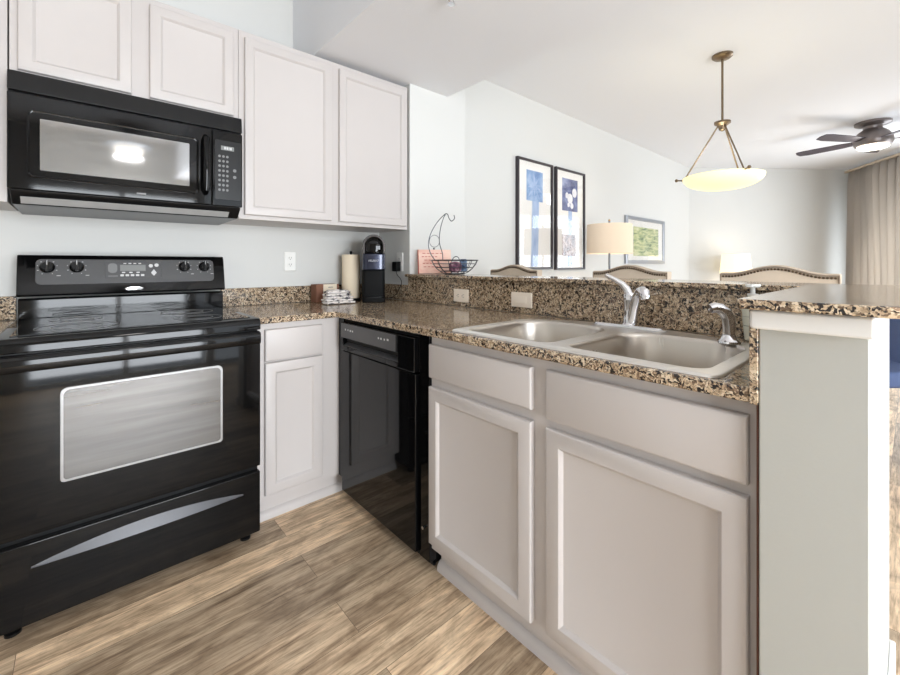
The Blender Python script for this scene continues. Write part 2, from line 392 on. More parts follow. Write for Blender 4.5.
def rrect(x0, x1, y0, y1, r, n=6):
    r = r if isinstance(r, (list, tuple)) else [r] * 4      # corner order: (x0,y0) (x1,y0) (x1,y1) (x0,y1)
    out = []
    for (cx, cy, a0), q in zip(((x0, y0, pi), (x1, y0, 1.5 * pi), (x1, y1, 0), (x0, y1, .5 * pi)), r):
        sx = 1 if cx == x0 else -1; sy = 1 if cy == y0 else -1
        for k in range(n + 1):
            a = a0 + pi / 2 * k / n
            out.append((cx + sx * q + q * cos(a), cy + sy * q + q * sin(a)))
    return out
def lettering(text, size, m, parent, mx, name='lettering'):
    c = bpy.data.curves.new('t', 'FONT'); c.body = text; c.size = size; c.align_x = 'CENTER'; c.align_y = 'CENTER'; c.extrude = .0004
    t = bpy.data.objects.new('t', c); COL.objects.link(t)
    dg = bpy.context.evaluated_depsgraph_get(); me = bpy.data.meshes.new_from_object(t.evaluated_get(dg))
    bpy.data.objects.remove(t, do_unlink=True)
    me.transform(mx); me.name = name; me.materials.clear(); me.materials.append(M[m])
    o = bpy.data.objects.new(name, me); COL.objects.link(o); o.parent = parent; ORI[o.name] = ORI[parent.name]
    me.transform(Matrix.Translation(-ORI[parent.name])); return o

# ------------------------------------------------------------------ room shell
XL, YB, YR = -2.40, 2.49, -2.60
room = [(XL, YR), (P3.x, P3.y), (P2.x, P2.y), (P1.x, P1.y), (XL, YB)]
struct(MB().prism(room, -.05, 0).build('floor', 'floor'))
struct(MB().prism(room, ZC, ZC + .05).build('ceiling', 'ceiling'))
struct(MB().prism([(.956, YR), (1.875, YR), (1.875, 2.13), (1.56, 2.13), (1.56, YB), (.956, YB)], 2.29, ZC).build('ceiling_soffit', 'ceiling'))
struct(MB().box(XL - .1, P1.x + .08, YB, YB + .1, 0, ZC).build('wall_back', 'wall'))
struct(MB().box(1.56, 2.046, 2.13, YB, 0, ZC).build('wall_pillar', 'wall', bevel=.004))
struct(MB().box(XL - .1, XL, YR - .1, YB, 0, ZC).build('wall_left', 'wall'))
fd = (P2 - P1).normalized(); fn = Vector((-fd.y, fd.x))
if fn.dot(P1) < 0: fn = -fn
struct(MB().prism([P1, P2, P2 + fn * .1, P1 + fn * .1], 0, ZC).build('wall_far', 'wall'))
# window wall with its opening
def wseg(a, b, z0, z1, name, m='wall', w=.1, off=0.):
    A, B = P2 + wd * a - wn * off, P2 + wd * b - wn * off
    return MB().prism([A, B, B - wn * w, A - wn * w], z0, z1).build(name, m)
Lw = (P3 - P2).length
struct(wseg(0, WIN_A, 0, ZC, 'wall_window')); struct(wseg(WIN_B, Lw, 0, ZC, 'wall_window'))
struct(wseg(WIN_A, WIN_B, WIN_TOP, ZC, 'wall_window'))
def window(name, A, B, z0, z1, n_in, panes):
    A, B = Vector(A), Vector(B); t = (B - A).normalized(); ln = (B - A).length; nn = Vector(n_in)
    def q(a, b, za, zb, w0, w1, mb):
        mb.prism([A + t * a + nn * w0, A + t * b + nn * w0, A + t * b + nn * w1, A + t * a + nn * w1], za, zb)
    f = MB(); e = .05
    q(0, ln, z0, z0 + e, -.05, .01, f); q(0, ln, z1 - e, z1, -.05, .01, f)
    for k in range(panes + 1):
        c = ln * k / panes; q(max(0, c - e / 2), min(ln, c + e / 2), z0 + e, z1 - e, -.05, .01, f)
    w = struct(f.build(name, 'trim'))
    g = MB(); q(e / 2, ln - e / 2, z0 + e, z1 - e, -.022, -.018, g); g.build('window_pane', 'glass', w)
window('window_1', P2 + wd * WIN_A, P2 + wd * WIN_B, .02, WIN_TOP, wn, 3)
def rearwall(x0, x1, z0, z1): struct(MB().box(x0, x1, YR - .1, YR, z0, z1).build('wall_rear', 'wall'))
rearwall(XL - .1, -.45, 0, ZC); rearwall(-.45, 1.25, 2.1, ZC); rearwall(1.25, 1.3, 0, ZC)
rearwall(1.3, 4.2, WIN_TOP, ZC); rearwall(4.2, P3.x, 0, ZC)
window('window_2', (1.3, YR), (4.2, YR), .02, WIN_TOP, (0, 1), 3)
window('fill_window', (-.45, YR), (1.25, YR), .02, 2.1, (0, 1), 2)  # unseen window added to carry the kitchen fill light
# half wall of the peninsula and its return at the end
struct(MB().box(1.565, 1.70, .19, 2.13, 0, 1.062).build('wall_peninsula', 'wall'))
struct(MB().box(.93, 1.70, .046, .19, 0, 1.062).build('wall_peninsula_end', 'wallshaded', bevel=.003))
struct(MB().prism([(.906, .038), (.93, .038), (.93, .20), (.906, .20)], 1.028, 1.0625).build('trim_1', 'trim', bevel=.006))
struct(MB().prism([(.915, .034), (1.712, .034), (1.712, 2.13), (1.70, 2.13), (1.70, .046), (.93, .046), (.93, .06), (.915, .06)], 0, .083).build('baseboard_peninsula', 'trim', bevel=.004))
struct(MB().box(2.05, P1.x, YB - .014, YB, 0, .09).build('baseboard_back', 'trim', bevel=.004))
struct(MB().prism([P1, P2, P2 - fn * .014, P1 - fn * .014], 0, .09).build('baseboard_far', 'trim', bevel=.004))

# ------------------------------------------------------------------ base cabinets
def carcass(parent, x0, x1, y0, y1, z0=.10, z1=.884, t=.018, name='carcass'):
    b = MB()
    b.box(x0, x1, y0, y0 + t, z0, z1).box(x0, x1, y1 - t, y1, z0, z1).box(x0, x0 + t, y0 + t, y1 - t, z0, z1).box(x1 - t, x1, y0 + t, y1 - t, z0, z1).box(x0 + t, x1 - t, y0 + t, y1 - t, z0, z0 + t)
    return b.build(name, 'cab', parent)
t = thing('base_cabinet', 'narrow greige base cabinet with one drawer and door between range and dishwasher', 'cabinet', (.76, 2.18, 0))
carcass(t, .565, .966, 1.905, 2.465)
slab(t, 'y', 1.905, .604, .868, .716, .856); shaker(t, 'y', 1.905, .604, .868, .128, .708)
MB().box(.565, 1.0, 1.945, 1.96, 0, .10).build('toe_kick', 'toe', t)
MB().prism([(1.945, 0), (1.927, 0), (1.929, .018), (1.936, .032), (1.945, .038)], .565, 1.0, 'x').build('shoe_molding', 'cab', t)

t = thing('sink_cabinet', 'wide greige sink base cabinet with two doors under the sink', 'cabinet', (1.25, .69, 0))
carcass(t, .966, 1.54, .199, 1.182)
slab(t, 'x', .965, .720, 1.178, .732, .853); slab(t, 'x', .965, .211, .670, .721, .855)
shaker(t, 'x', .965, .720, 1.178, .130, .699); shaker(t, 'x', .965, .211, .670, .135, .698)
MB().box(1.012, 1.03, .199, 1.182, 0, .10).build('toe_kick', 'toe', t)
MB().prism([(1.012, 0), (.994, 0), (.996, .018), (1.003, .030), (1.012, .036)], .199, 1.186, 'y').build('shoe_molding', 'cab', t)
plab(MB().box(.955, .966, .1955, .1985, .10, .884).build('edge_strip', 'wood', t), 'bare reddish wood edge')

t = thing('base_cabinet', 'greige base cabinet at left of the range', 'cabinet', (-.62, 2.18, 0))
carcass(t, -1.0, -.20, 1.905, 2.465)
slab(t, 'y', 1.905, -.98, -.62, .716, .856); slab(t, 'y', 1.905, -.58, -.225, .716, .856)
shaker(t, 'y', 1.905, -.98, -.62, .128, .708); shaker(t, 'y', 1.905, -.58, -.225, .128, .708)
MB().box(-1.0, -.20, 1.945, 1.96, 0, .10).build('toe_kick', 'toe', t)

# ------------------------------------------------------------------ upper cabinets
def upper(label, x0, x1, z0, doors):
    t = thing('upper_cabinet', label, 'cabinet', ((x0 + x1) / 2, 2.31, z0))
    MB().box(x0, x1, 2.14, 2.488, z0, 2.262).build('carcass', 'cab', t, bevel=.002)
    for a, b, c, d in doors: shaker(t, 'y', 2.14, a, b, c, d, fw=.040)
    return t
upper('short two-door upper cabinet directly above the microwave', -.188, .561, 1.822, [(-.166, .157, 1.84, 2.232), (.217, .538, 1.84, 2.232)])
upper('tall two-door upper cabinet at right of the microwave', .562, 1.548, 1.361, [(.586, 1.028, 1.381, 2.228), (1.075, 1.531, 1.381, 2.232)])
upper('tall upper cabinet cut by the left edge, beside the microwave', -1.0, -.192, 1.365, [(-.975, -.60, 1.385, 2.23), (-.575, -.215, 1.385, 2.23)])

# ------------------------------------------------------------------ countertops
ZT = .914
t = thing('countertop', 'L-shaped speckled brown granite countertop with sink cut-out', 'countertop', (1.2, 1.6, .885))
xs = [.563, .93, .975, 1.42, 1.545]; ys = [.203, .285, 1.04, 1.868, 2.47]
MB().cells(xs, ys, lambda x, y: ((y > 1.868) or x > .93) and not (.975 < x < 1.42 and .285 < y < 1.04), .885, ZT).build('slab', 'granite', t, bevel=.006, seg=3)
MB().box(.563, 1.545, 2.468, 2.489, ZT + .0005, 1.012).build('backsplash', 'granite', t, bevel=.003)
MB().box(1.5445, 1.559, 2.131, 2.468, ZT + .0005, 1.012).build('backsplash', 'granite', t, bevel=.003)
MB().box(1.5445, 1.5645, .205, 2.129, ZT + .0005, 1.0635).build('backsplash', 'granite', t, bevel=.002)
MB().box(.928, 1.5445, .1905, .2045, .885, 1.0635).build('side_splash', 'granite', t, bevel=.002)
t = thing('countertop', 'short granite countertop at left of the range', 'countertop', (-.6, 2.17, .885))
MB().box(-1.0, -.196, 1.868, 2.47, .885, ZT).build('slab', 'granite', t, bevel=.006, seg=3)
MB().box(-1.0, -.196, 2.468, 2.489, ZT + .0005, 1.012).build('backsplash', 'granite', t, bevel=.003)
# raised bar
bar = []
for cx, cy, r, a0 in ((.882 + .075, -.03 + .075, .075, pi), (1.79 - .08, -.03 + .08, .08, 1.5 * pi)):
    for k in range(9): a = a0 + pi / 2 * k / 8; bar.append((cx + r * cos(a), cy + r * sin(a)))
bar += [(1.79, 2.1285), (1.518, 2.1285), (1.518, .215), (.888, .215), (.882, .209)]
tag(MB().prism(bar, 1.0645, 1.0825).build('raised_bar_counter', 'granite', bevel=.005, seg=3, at=(1.5, 1.0, 1.0645)), 'raised granite bar top on the peninsula half wall with rounded end', 'bar counter')

# ------------------------------------------------------------------ range
t = thing('electric_range', 'black glass-top electric range with oven under the microwave', 'stove', (.183, 2.1, 0))
rx0, rx1 = -.191, .557
MB().box(rx0 + .002, rx1 - .002, 1.832, 2.44, .035, .874).build('body', 'blackm', t, bevel=.003)
MB().prism([(1.797, .878), (1.797, .908), (1.804, .918), (1.815, .921), (2.40, .921), (2.40, .874), (1.80, .874)], rx0, rx1, 'x').build('cooktop_frame', 'black', t, bevel=.003)
g = MB().box(rx0 + .030, rx1 - .030, 1.835, 2.355, .9215, .9245).build('cooktop_glass', 'blacks', t, bevel=.002)
for cx, cy, r in ((-.005, 1.975, .112), (.365, 1.975, .085), (-.01, 2.235, .08), (.37, 2.235, .10)):
    b = MB()
    for rr in (r, r * .62): b.ring((cx, cy, .9248), rr, .0011, 48, m=4)
    b.build('burner_ring', 'inkd', g)
# back guard
MB().prism([(2.375, .921), (2.375, .998), (2.381, 1.006), (2.44, 1.006), (2.44, .921)], rx0 + .006, rx1 - .006, 'x').build('backguard', 'black', t, bevel=.003)
cons = MB().prism([(2.350, 1.014), (2.346, 1.022), (2.352, 1.050), (2.380, 1.170), (2.390, 1.182), (2.44, 1.182), (2.44, 1.014)], rx0 + .003, rx1 - .003, 'x').build('control_console', 'black', t, bevel=.004)
# frame on the slanted console face: local (u, w, d) -> world
def cf(): 
    w = Vector((0, .028, .120)).normalized(); n = Vector((0, -w.z, w.y))
    return Matrix(((1, 0, n.x, 0), (0, w.y, n.y, 2.352), (0, w.z, n.z, 1.050), (0, 0, 0, 1)))
CF = cf()
MB().prism(rrect(-.135, .505, .010, .118, .018), -.002, .0025, m=CF).build('control_fascia', 'panelgrey', cons, bevel=.002)
for kx in (-.100, -.010, .378, .463):
    k = MB().loft([[CF @ Vector((kx + r * cos(2 * pi * i / 28), .082 + r * sin(2 * pi * i / 28), d)) for i in range(28)] for r, d in ((.0235, .0025), (.0235, .010), (.020, .013), (.019, .028), (.0165, .031))]).build('knob', 'black', cons)
    MB().box(kx - .0045, kx + .0045, .060, .104, .029, .040, CF).build('knob_grip', 'blackm', k, bevel=.002)
    b = MB(); b.box(kx - .0012, kx + .0012, .086, .1035, .0395, .0408, CF); b.build('pointer', 'ink', k)
    b = MB()
    for q in range(9):
        a = radians(-60 + q * 37.5); c = Vector((kx + .030 * cos(a), .082 + .030 * sin(a), .0026))
        s_ = .0022 if q % 2 else .0013
        b.box(c.x - s_, c.x + s_, c.y - .0013, c.y + .0013, .0022, .0031, CF)
    b.box(kx + .028, kx + .040, .046, .0485, .0022, .0031, CF); b.build('dial_marks', 'ink', cons)
MB().prism(rrect(.082, .287, .030, .106, .006), .002, .0042, m=CF).build('control_display', 'panelgrey', cons, bevel=.001)
MB().box(.134, .226, .064, .092, .004, .0052, CF).build('clock_display', 'display', cons)
def button(pts, d1=.0052, m='ink'): MB().prism(pts, .0035, d1, m=CF).build('button', m, cons)
for q in range(5): button(rrect(.134 + q * .0185, .147 + q * .0185, .040, .049, .003))
for q in range(3): button(rrect(.140 + q * .026, .152 + q * .026, .055, .060, .002))
for q in range(4): button(rrect(.146 + q * .018, .156 + q * .018, .097, .101, .001), .0050)
for (bx, by) in ((.246, .088), (.268, .091)): button(rrect(bx - .008, bx + .008, by - .008, by + .008, .0075))
button([(.257, .040), (.268, .055), (.257, .072), (.246, .055)])
button(rrect(.092, .124, .056, .100, .014), .0048, 'inkd'); button(rrect(.092, .126, .040, .044, .001), .0048, 'inkd')
bd = MB().loft([[(.183 + r * .034 * cos(2 * pi * i / 32), 2.352 - d, 1.034 + r * .0095 * sin(2 * pi * i / 32)) for i in range(32)] for r, d in ((1, -.004), (1, .003), (.9, .0045))]).build('brand_badge', 'badge', cons)
b = MB()
for q in range(7): b.box(.162 + q * .006, .1655 + q * .006, 2.3472, 2.3478, 1.031, 1.037)
b.build('badge_lettering', 'panelgrey', bd)
# oven door
d = MB().prism([(1.802, .312), (1.800, .33), (1.800, .80), (1.804, .868), (1.832, .868), (1.832, .312)], rx0, rx1, 'x').build('oven_door', 'black', t, bevel=.004)
plab(MB().prism([(p[0], p[1]) for p in rrect(-.047, .416, .452, .752, [.012, .012, .02, .02])], 1.7965, 1.801, 'y').build('window_rim', 'greymet', d, bevel=.001), 'bright metal rim around oven window')
plab(MB().prism([(p[0], p[1]) for p in rrect(-.039, .408, .460, .745, [.010, .010, .018, .018])], 1.7958, 1.7968, 'y').build('oven_window', 'ovenwin', d), 'grey screened oven window')
h = MB().prism([(1.775, .822), (1.772, .83), (1.772, .856), (1.777, .866), (1.784, .868), (1.790, .862), (1.790, .826), (1.784, .818)], rx0 + .002, rx1 - .006, 'x').build('handle', 'black', d, bevel=.002)
for x in (rx0 + .02, rx1 - .05): MB().box(x, x + .03, 1.788, 1.803, .828, .860).build('handle_mount', 'blackm', d)
# storage drawer with scooped pull
d = MB().box(rx0, rx1, 1.802, 1.832, .040, .290).build('storage_drawer', 'black', t, bevel=.005)
def scoop():
    b = MB(); n = 40; up = []; lo = []; bk = []
    rows = []
    for i in range(n + 1):
        s_ = -1 + 2 * i / n; x = .190 + .302 * s_; k = max(0., 1 - s_ * s_)
        zt = .217 + .033 * k; zb = .2165 + .002 * k - .004
        rows.append([(x, 1.8018, zt), (x, 1.8018 - .010 * k, zb + (zt - zb) * .45), (x, 1.8018 - .018 * k - .0003, zb), (x, 1.8022, zb - .003)])
    b.loft([[Vector(p) for p in r] for r in rows]); return b
plab(scoop().build('drawer_pull', mat('polished_black_pull', (82, 82, 84), .3, metal=1.), d), 'curved glossy drawer pull')
for x in (-.155, .515):
    MB().lathe([(.020, 0), (.020, .008), (.010, .010), (.010, .036)], (x, 1.86, 0), 16).build('leveling_foot', 'blackm', t)
    MB().lathe([(.020, 0), (.020, .008), (.010, .010), (.010, .036)], (x, 2.40, 0), 16).build('leveling_foot', 'blackm', t)

# ------------------------------------------------------------------ microwave
t = thing('microwave', 'black over-the-range microwave under the short upper cabinet', 'microwave', (.187, 2.28, 1.35))
mx0, mx1 = -.187, .560
MB().box(mx0, mx1, 2.092, 2.487, 1.408, 1.8205).build('body', 'blackm', t, bevel=.002)
MB().prism([(2.070, 1.750), (2.078, 1.818), (2.093, 1.820), (2.093, 1.748)], mx0, mx1, 'x').build('vent_strip', 'blackm', t, bevel=.002)
d = MB().box(mx0, .434, 2.066, 2.092, 1.406, 1.741).build('door', 'black', t, bevel=.004)
b = MB()
b.loft([[(p[0], 2.0660 - dd, p[1]) for p in rrect(-.139 + e, .383 - e, 1.449 + e, 1.688 - e, .014)] for e, dd in ((0, -.002), (0, .002), (.003, .0035), (.007, .002), (.007, -.002))], close=True)
b.build('door_bezel', 'black', d)
plab(MB().prism(rrect(-.106, .349, 1.478, 1.660, .003), 2.0635, 2.0668, 'y').build('door_window', 'mwwin', d), 'grey screened microwave window')
MB().tube([(.409, 2.069, 1.455), (.409, 2.046, 1.468), (.409, 2.040, 1.50), (.409, 2.037, 1.58), (.409, 2.040, 1.66), (.409, 2.046, 1.690), (.409, 2.069, 1.703)], [.011, .013, .0135, .0135, .0135, .013, .011], 14).build('handle', 'black', d)
b = MB(); b.prism(rrect(.168, .200, 1.424, 1.4305, .003), 2.0652, 2.0664, 'y'); b.build('badge', 'inkd', d)
cp = MB().box(.4375, mx1, 2.068, 2.092, 1.406, 1.741).build('control_panel', 'black', t, bevel=.003)
MB().prism(rrect(.448, .553, 1.435, 1.700, .004), 2.0665, 2.069, 'y').build('keypad_fascia', 'blackm', cp)
dp = MB().box(.471, .524, 2.0655, 2.068, 1.657, 1.676).build('clock_display', 'display', cp)
b = MB()
for (x0, w) in ((.484, .006), (.493, .006), (.502, .003), (.508, .006)): b.box(x0, x0 + w, 2.0649, 2.0656, 1.661, 1.672)
b.build('clock_digits', 'ink', dp)
def key(pts): MB().prism(pts, 2.0656, 2.0668, 'y').build('key', 'inkd', cp)
for r in range(8):
    for c in range(3):
        x = .465 + c * .0158; z = 1.628 - r * .0215
        key(rrect(x - .0050, x + .0050, z - .0055, z + .0055, .0045))
for z in (1.570, 1.540): key(rrect(.520, .534, z - .007, z + .007, .0065))
u = MB().prism([(2.075, 1.4055), (2.082, 1.392), (2.125, 1.358), (2.475, 1.352), (2.487, 1.36), (2.487, 1.4055)], mx0 + .006, mx1 - .006, 'x').build('underside', 'blackm', t, bevel=.003)
MB().prism([(2.092, 1.3835), (2.118, 1.3628), (2.1165, 1.3612), (2.0905, 1.3820)], mx0 + .03, mx1 - .05, 'x').build('lamp_lens', 'undermet', u)

# ------------------------------------------------------------------ dishwasher
t = thing('dishwasher', 'black dishwasher in the peninsula beside the sink cabinet', 'dishwasher', (1.2, 1.54, 0))
MB().box(.985, 1.53, 1.20, 1.885, .02, .872).build('tub', 'blackm', t)
MB().box(.958, .990, 1.186, 1.244, .045, .882).build('side_trim', 'black', t, bevel=.002)
MB().box(.958, .990, 1.848, 1.902, .10, .882).build('side_trim', 'black', t, bevel=.002)
MB().box(.965, .990, 1.245, 1.847, .868, .882).build('mounting_strip', 'slot', t)
d = MB().box(.943, .984, 1.252, 1.842, .055, .728).build('door', 'black', t, bevel=.004)
cpn = MB().cells([1.252, 1.36, 1.818, 1.842], [.734, .756, .792, .866], lambda y, z: not (1.36 < y < 1.818 and .756 < z < .792), 0, .024)
bmesh.ops.transform(cpn.b, matrix=Matrix(((0, 0, -1, .961), (1, 0, 0, 0), (0, 1, 0, 0), (0, 0, 0, 1))), verts=cpn.b.verts)
cpn = cpn.build('control_panel', 'panelgrey' if False else 'black', t, bevel=.003)
MB().box(.961, .984, 1.252, 1.842, .734, .866).build('handle_recess', 'slot', cpn)
plab(MB().prism([(.937, .757), (.943, .754), (.960, .754), (.960, .770)], 1.362, 1.816, 'y').build('pull_lip', 'panelgrey', cpn, bevel=.001), 'grey lip of the recessed pull')
MB().box(.9362, .9372, 1.375, 1.835, .7955, .862).build('button_fascia', 'panelgrey', cpn)
for marks in (((1.79, .834, .004), (1.765, .834, .003), (1.742, .833, .006), (1.722, .833, .004)), ((1.50, .832, .004), (1.48, .832, .005), (1.455, .832, .004), (1.43, .834, .006))):
    for y, z, s_ in marks:
        MB().prism([(y - s_, z - .003), (y + s_, z - .003), (y + s_, z + .005), (y - s_, z + .005)], .9355, .9364, 'x').build('printed_mark', 'ink', cpn)
MB().box(.99, 1.0, 1.2, 1.885, .012, .058).build('kick_plate', 'slot', t)
MB().cyl((.955, 1.215, .165), (.948, 1.215, .165), .006, n=12).build('screw', 'chrome', t)

# ------------------------------------------------------------------ sink, faucet, sprayer
def fill_between(outer, inners, z):
    b = bmesh.new(); E = []; 
    for l in [outer] + inners:
        vs = [b.verts.new((x, y, z)) for x, y in l]
        E += [b.edges.new((vs[i], vs[(i + 1) % len(vs)])) for i in range(len(vs))]
    bmesh.ops.triangle_fill(b, use_beauty=True, use_dissolve=False, edges=E)
    return b
t = thing('kitchen_sink', 'stainless double-bowl drop-in sink in the granite countertop', 'sink', (1.2, .66, .914))
SZ = .9205
def outer_loop(e):     # rim outline with a wider deck in the middle of the rear edge
    return [(x, y) for x, y in rrect(.948 + e, 1.415 - e, .258 + e, 1.070 - e, [.03, .05, .09, .03])]
def deck_loop(e):
    base = outer_loop(e); out = []
    rear = []
    for x, y in base: out.append((x, y))
    # insert the bulge between the (x1,y0) and (x1,y1) corners
    k = 14; ins = []
    for i in range(1, 16):
        y = .258 + .05 + (1.070 - .09 - .258 - .05) * i / 16
        s_ = (y - .663) / .30
        ins.append((1.415 - e + .082 * max(0, 1 - s_ ** 4) if abs(s_) < 1 else 1.415 - e, y))
    return out[:k] + ins + out[k:]
bowls = [(.985, 1.385, .690, 1.035), (.985, 1.385, .292, .640)]
def bowl_loop(bw, e, z=None, r=None):
    x0, x1, y0, y1 = bw
    l = rrect(x0 + e, x1 - e, y0 + e, y1 - e, [.045, .10, .10, .045] if r is None else r, 8)
    return l if z is None else [(x, y, z) for x, y in l]
b = MB(); b.b.free(); b.b = fill_between(deck_loop(.006), [bowl_loop(bw, 0) for bw in bowls], SZ)
b.loft([[(x, y, z) for x, y in deck_loop(e)] for e, z in ((.006, SZ), (.002, SZ - .0015), (0, SZ - .006))], False, False)
bmesh.ops.remove_doubles(b.b, verts=b.b.verts, dist=.0002)
b.build('rim', 'rim', t, angle=50)
for bw in bowls:
    bo = MB().loft([bowl_loop(bw, e, z) for e, z in ((0, SZ), (.004, SZ - .004), (.007, SZ - .012), (.014, SZ - .10), (.020, SZ - .155), (.034, SZ - .172), (.06, SZ - .178))], False, True).build('bowl', 'steel', t, angle=60)
    cx, cy = (bw[0] + bw[1]) / 2, (bw[2] + bw[3]) / 2
    MB().lathe([(.045, .001), (.043, .003), (.030, .002), (.012, -.001)], (cx, cy, SZ - .179), 28).build('drain', 'chrome', bo)
t = thing('faucet', 'chrome single-lever kitchen faucet on the sink deck', 'faucet', (1.448, .672, SZ))
b = MB(); pl = [(1.448 + .026 * cos(a) * 1, .672 + (.105 if sin(a) > 0 else -.105) + .026 * sin(a)) for a in [2 * pi * i / 32 for i in range(32)]]
b.loft([[(1.448 + (x - 1.448) * k, .672 + (y - .672) * k, z) for x, y in pl] for k, z in ((1, SZ + .0005), (1, SZ + .006), (.93, SZ + .011))]); b.build('escutcheon', 'chrome', t)
MB().lathe([(.026, .010), (.022, .018), (.019, .05), (.019, .088), (.021, .094), (.021, .112), (.017, .122), (.006, .127)], (1.452, .672, SZ), 24).build('body', 'chrome', t)
MB().tube([(1.450, .665, SZ + .012), (1.448, .660, SZ + .030), (1.438, .648, SZ + .075), (1.424, .632, SZ + .112), (1.408, .616, SZ + .128), (1.396, .604, SZ + .130)], [.018, .0175, .0165, .016, .0155, .015], 16).build('spout', 'chrome', t)
MB().tube([(1.406, .614, SZ + .131), (1.392, .600, SZ + .133), (1.381, .589, SZ + .128), (1.376, .584, SZ + .116), (1.375, .583, SZ + .108)], [.016, .018, .0185, .017, .015], 16).build('spray_head', 'chrome', t)
MB().tube([(1.450, .672, SZ + .116), (1.448, .680, SZ + .136), (1.442, .692, SZ + .152), (1.432, .710, SZ + .166), (1.420, .732, SZ + .180), (1.415, .742, SZ + .185)], [.016, .014, .0115, .009, .008, .006], 14).build('lever', 'chrome', t)
t = thing('side_sprayer', 'small curved chrome side sprayer at the near corner of the sink', 'sprayer', (1.380, .352, SZ))
MB().lathe([(.030, .0005), (.029, .006), (.021, .012), (.017, .024)], (1.380, .352, SZ), 28).build('base_flange', 'chrome', t)
MB().tube([(1.380, .352, SZ + .02), (1.381, .351, SZ + .045), (1.380, .353, SZ + .070), (1.375, .360, SZ + .087), (1.365, .370, SZ + .097), (1.355, .380, SZ + .100), (1.346, .389, SZ + .096)], [.015, .017, .0175, .017, .016, .0155, .013], 16).build('spray_handle', 'chrome', t)
t = thing('soap_bottle', 'pale pump soap bottle in the counter corner behind the sprayer', 'bottle', (1.507, .322, ZT))
MB().lathe([(.018, .001), (.021, .004), (.026, .06), (.029, .115), (.028, .122), (.013, .128), (.013, .136)], (1.507, .322, ZT), 24).build('bottle', 'soap', t)
b = MB()
for z in (.045, .072, .098): b.lathe([(.0215 + z * .07, z), (.0218 + z * .07, z + .002)], (1.507, .322, ZT), 24, cap0=False, cap1=False)
b.build('label_lines', 'soapink', t)
MB().lathe([(.014, .136), (.014, .142), (.006, .143), (.006, .160), (.017, .162), (.020, .166), (.019, .170)], (1.507, .322, ZT), 20).box(1.467, 1.507, .316, .328, ZT + .163, ZT + .170).build('pump', 'plastic', t)

# ------------------------------------------------------------------ outlets and switch
def plate(name, label, cat, mtx, w, h, m='plastic', kind='outlet'):
    t = thing(name, label, cat, mtx.translation[:], local=True)
    t.matrix_world = mtx
    MB().loft([[(x, -d, z) for x, z in rrect(-w / 2 + e, w / 2 - e, -h / 2 + e, h / 2 - e, .004)] for e, d in ((0, .0005), (0, .003), (.003, .006))]).build('cover_plate', m, t)
    if kind == 'outlet':
        for s_ in (-.020, .020):
            c = ((0, s_) if h > w else (s_, 0))
            f = MB().loft([[(c[0] + x, -d, c[1] + z) for x, z in rrect(-.0165, .0165, -.0145, .0145, .008)] for d in (.005, .0075)]).build('socket', m, t)
            b = MB()
            if h > w: b.box(c[0] - .0075, c[0] - .0055, -.0079, -.007, c[1] - .002, c[1] + .007).box(c[0] + .0055, c[0] + .0075, -.0079, -.007, c[1] - .002, c[1] + .007).box(c[0] - .002, c[0] + .002, -.0079, -.007, c[1] - .009, c[1] - .005)
            else: b.box(c[0] - .002, c[0] + .007, -.0079, -.007, -.0075, -.0055).box(c[0] - .002, c[0] + .007, -.0079, -.007, .0055, .0075).box(c[0] - .009, c[0] - .005, -.0079, -.007, -.002, .002)
            b.build('slots', 'hole', f)
    else:
        MB().loft([[(x, -d, z) for x, z in rrect(-.034, .034, -.018, .018, .002)] for d in (.005, .0066)]).build('rocker_frame', m, t)
        MB().prism([(-.030, -.006), (.030, -.006), (.030, -.008), (-.030, -.0115)], -.015, .015).build('rocker', m, t)
    return t
RX = Matrix.Rotation(-pi / 2, 4, 'Z')       # local -y (outward) -> world -x
plate('wall_outlet', 'white upright outlet on the back wall beside the range', 'outlet', Matrix.Translation((.937, 2.4895, 1.160)), .070, .115)
plate('wall_outlet', 'white upright outlet with a black adapter, beside the coffee maker', 'outlet', Matrix.Translation((1.5595, 2.235, 1.158)) @ RX, .070, .122)
plate('wall_outlet', 'almond sideways outlet on the granite backsplash, left of the switch', 'outlet', Matrix.Translation((1.544, 1.636, .973)) @ RX, .115, .070, 'almond')
plate('light_switch', 'almond sideways rocker switch on the granite backsplash', 'switch', Matrix.Translation((1.544, 1.224, .977)) @ RX, .122, .070, 'almond', 'switch')
t = thing('power_adapter', 'black power adapter plugged into the pillar outlet with cord', 'adapter', (1.53, 2.238, 1.10))
MB().box(1.512, 1.5515, 2.214, 2.262, 1.098, 1.160).build('body', 'darkmat', t, bevel=.005)
MB().tube([(1.530, 2.236, 1.099), (1.530, 2.235, 1.085), (1.533, 2.225, 1.070), (1.537, 2.205, 1.055), (1.539, 2.190, 1.035), (1.536, 2.186, 1.018), (1.528, 2.190, 1.0), (1.524, 2.215, .96), (1.522, 2.27, .925), (1.51, 2.34, .918), (1.46, 2.40, .918)], .0022, 6).build('cord', 'darkmat', t)

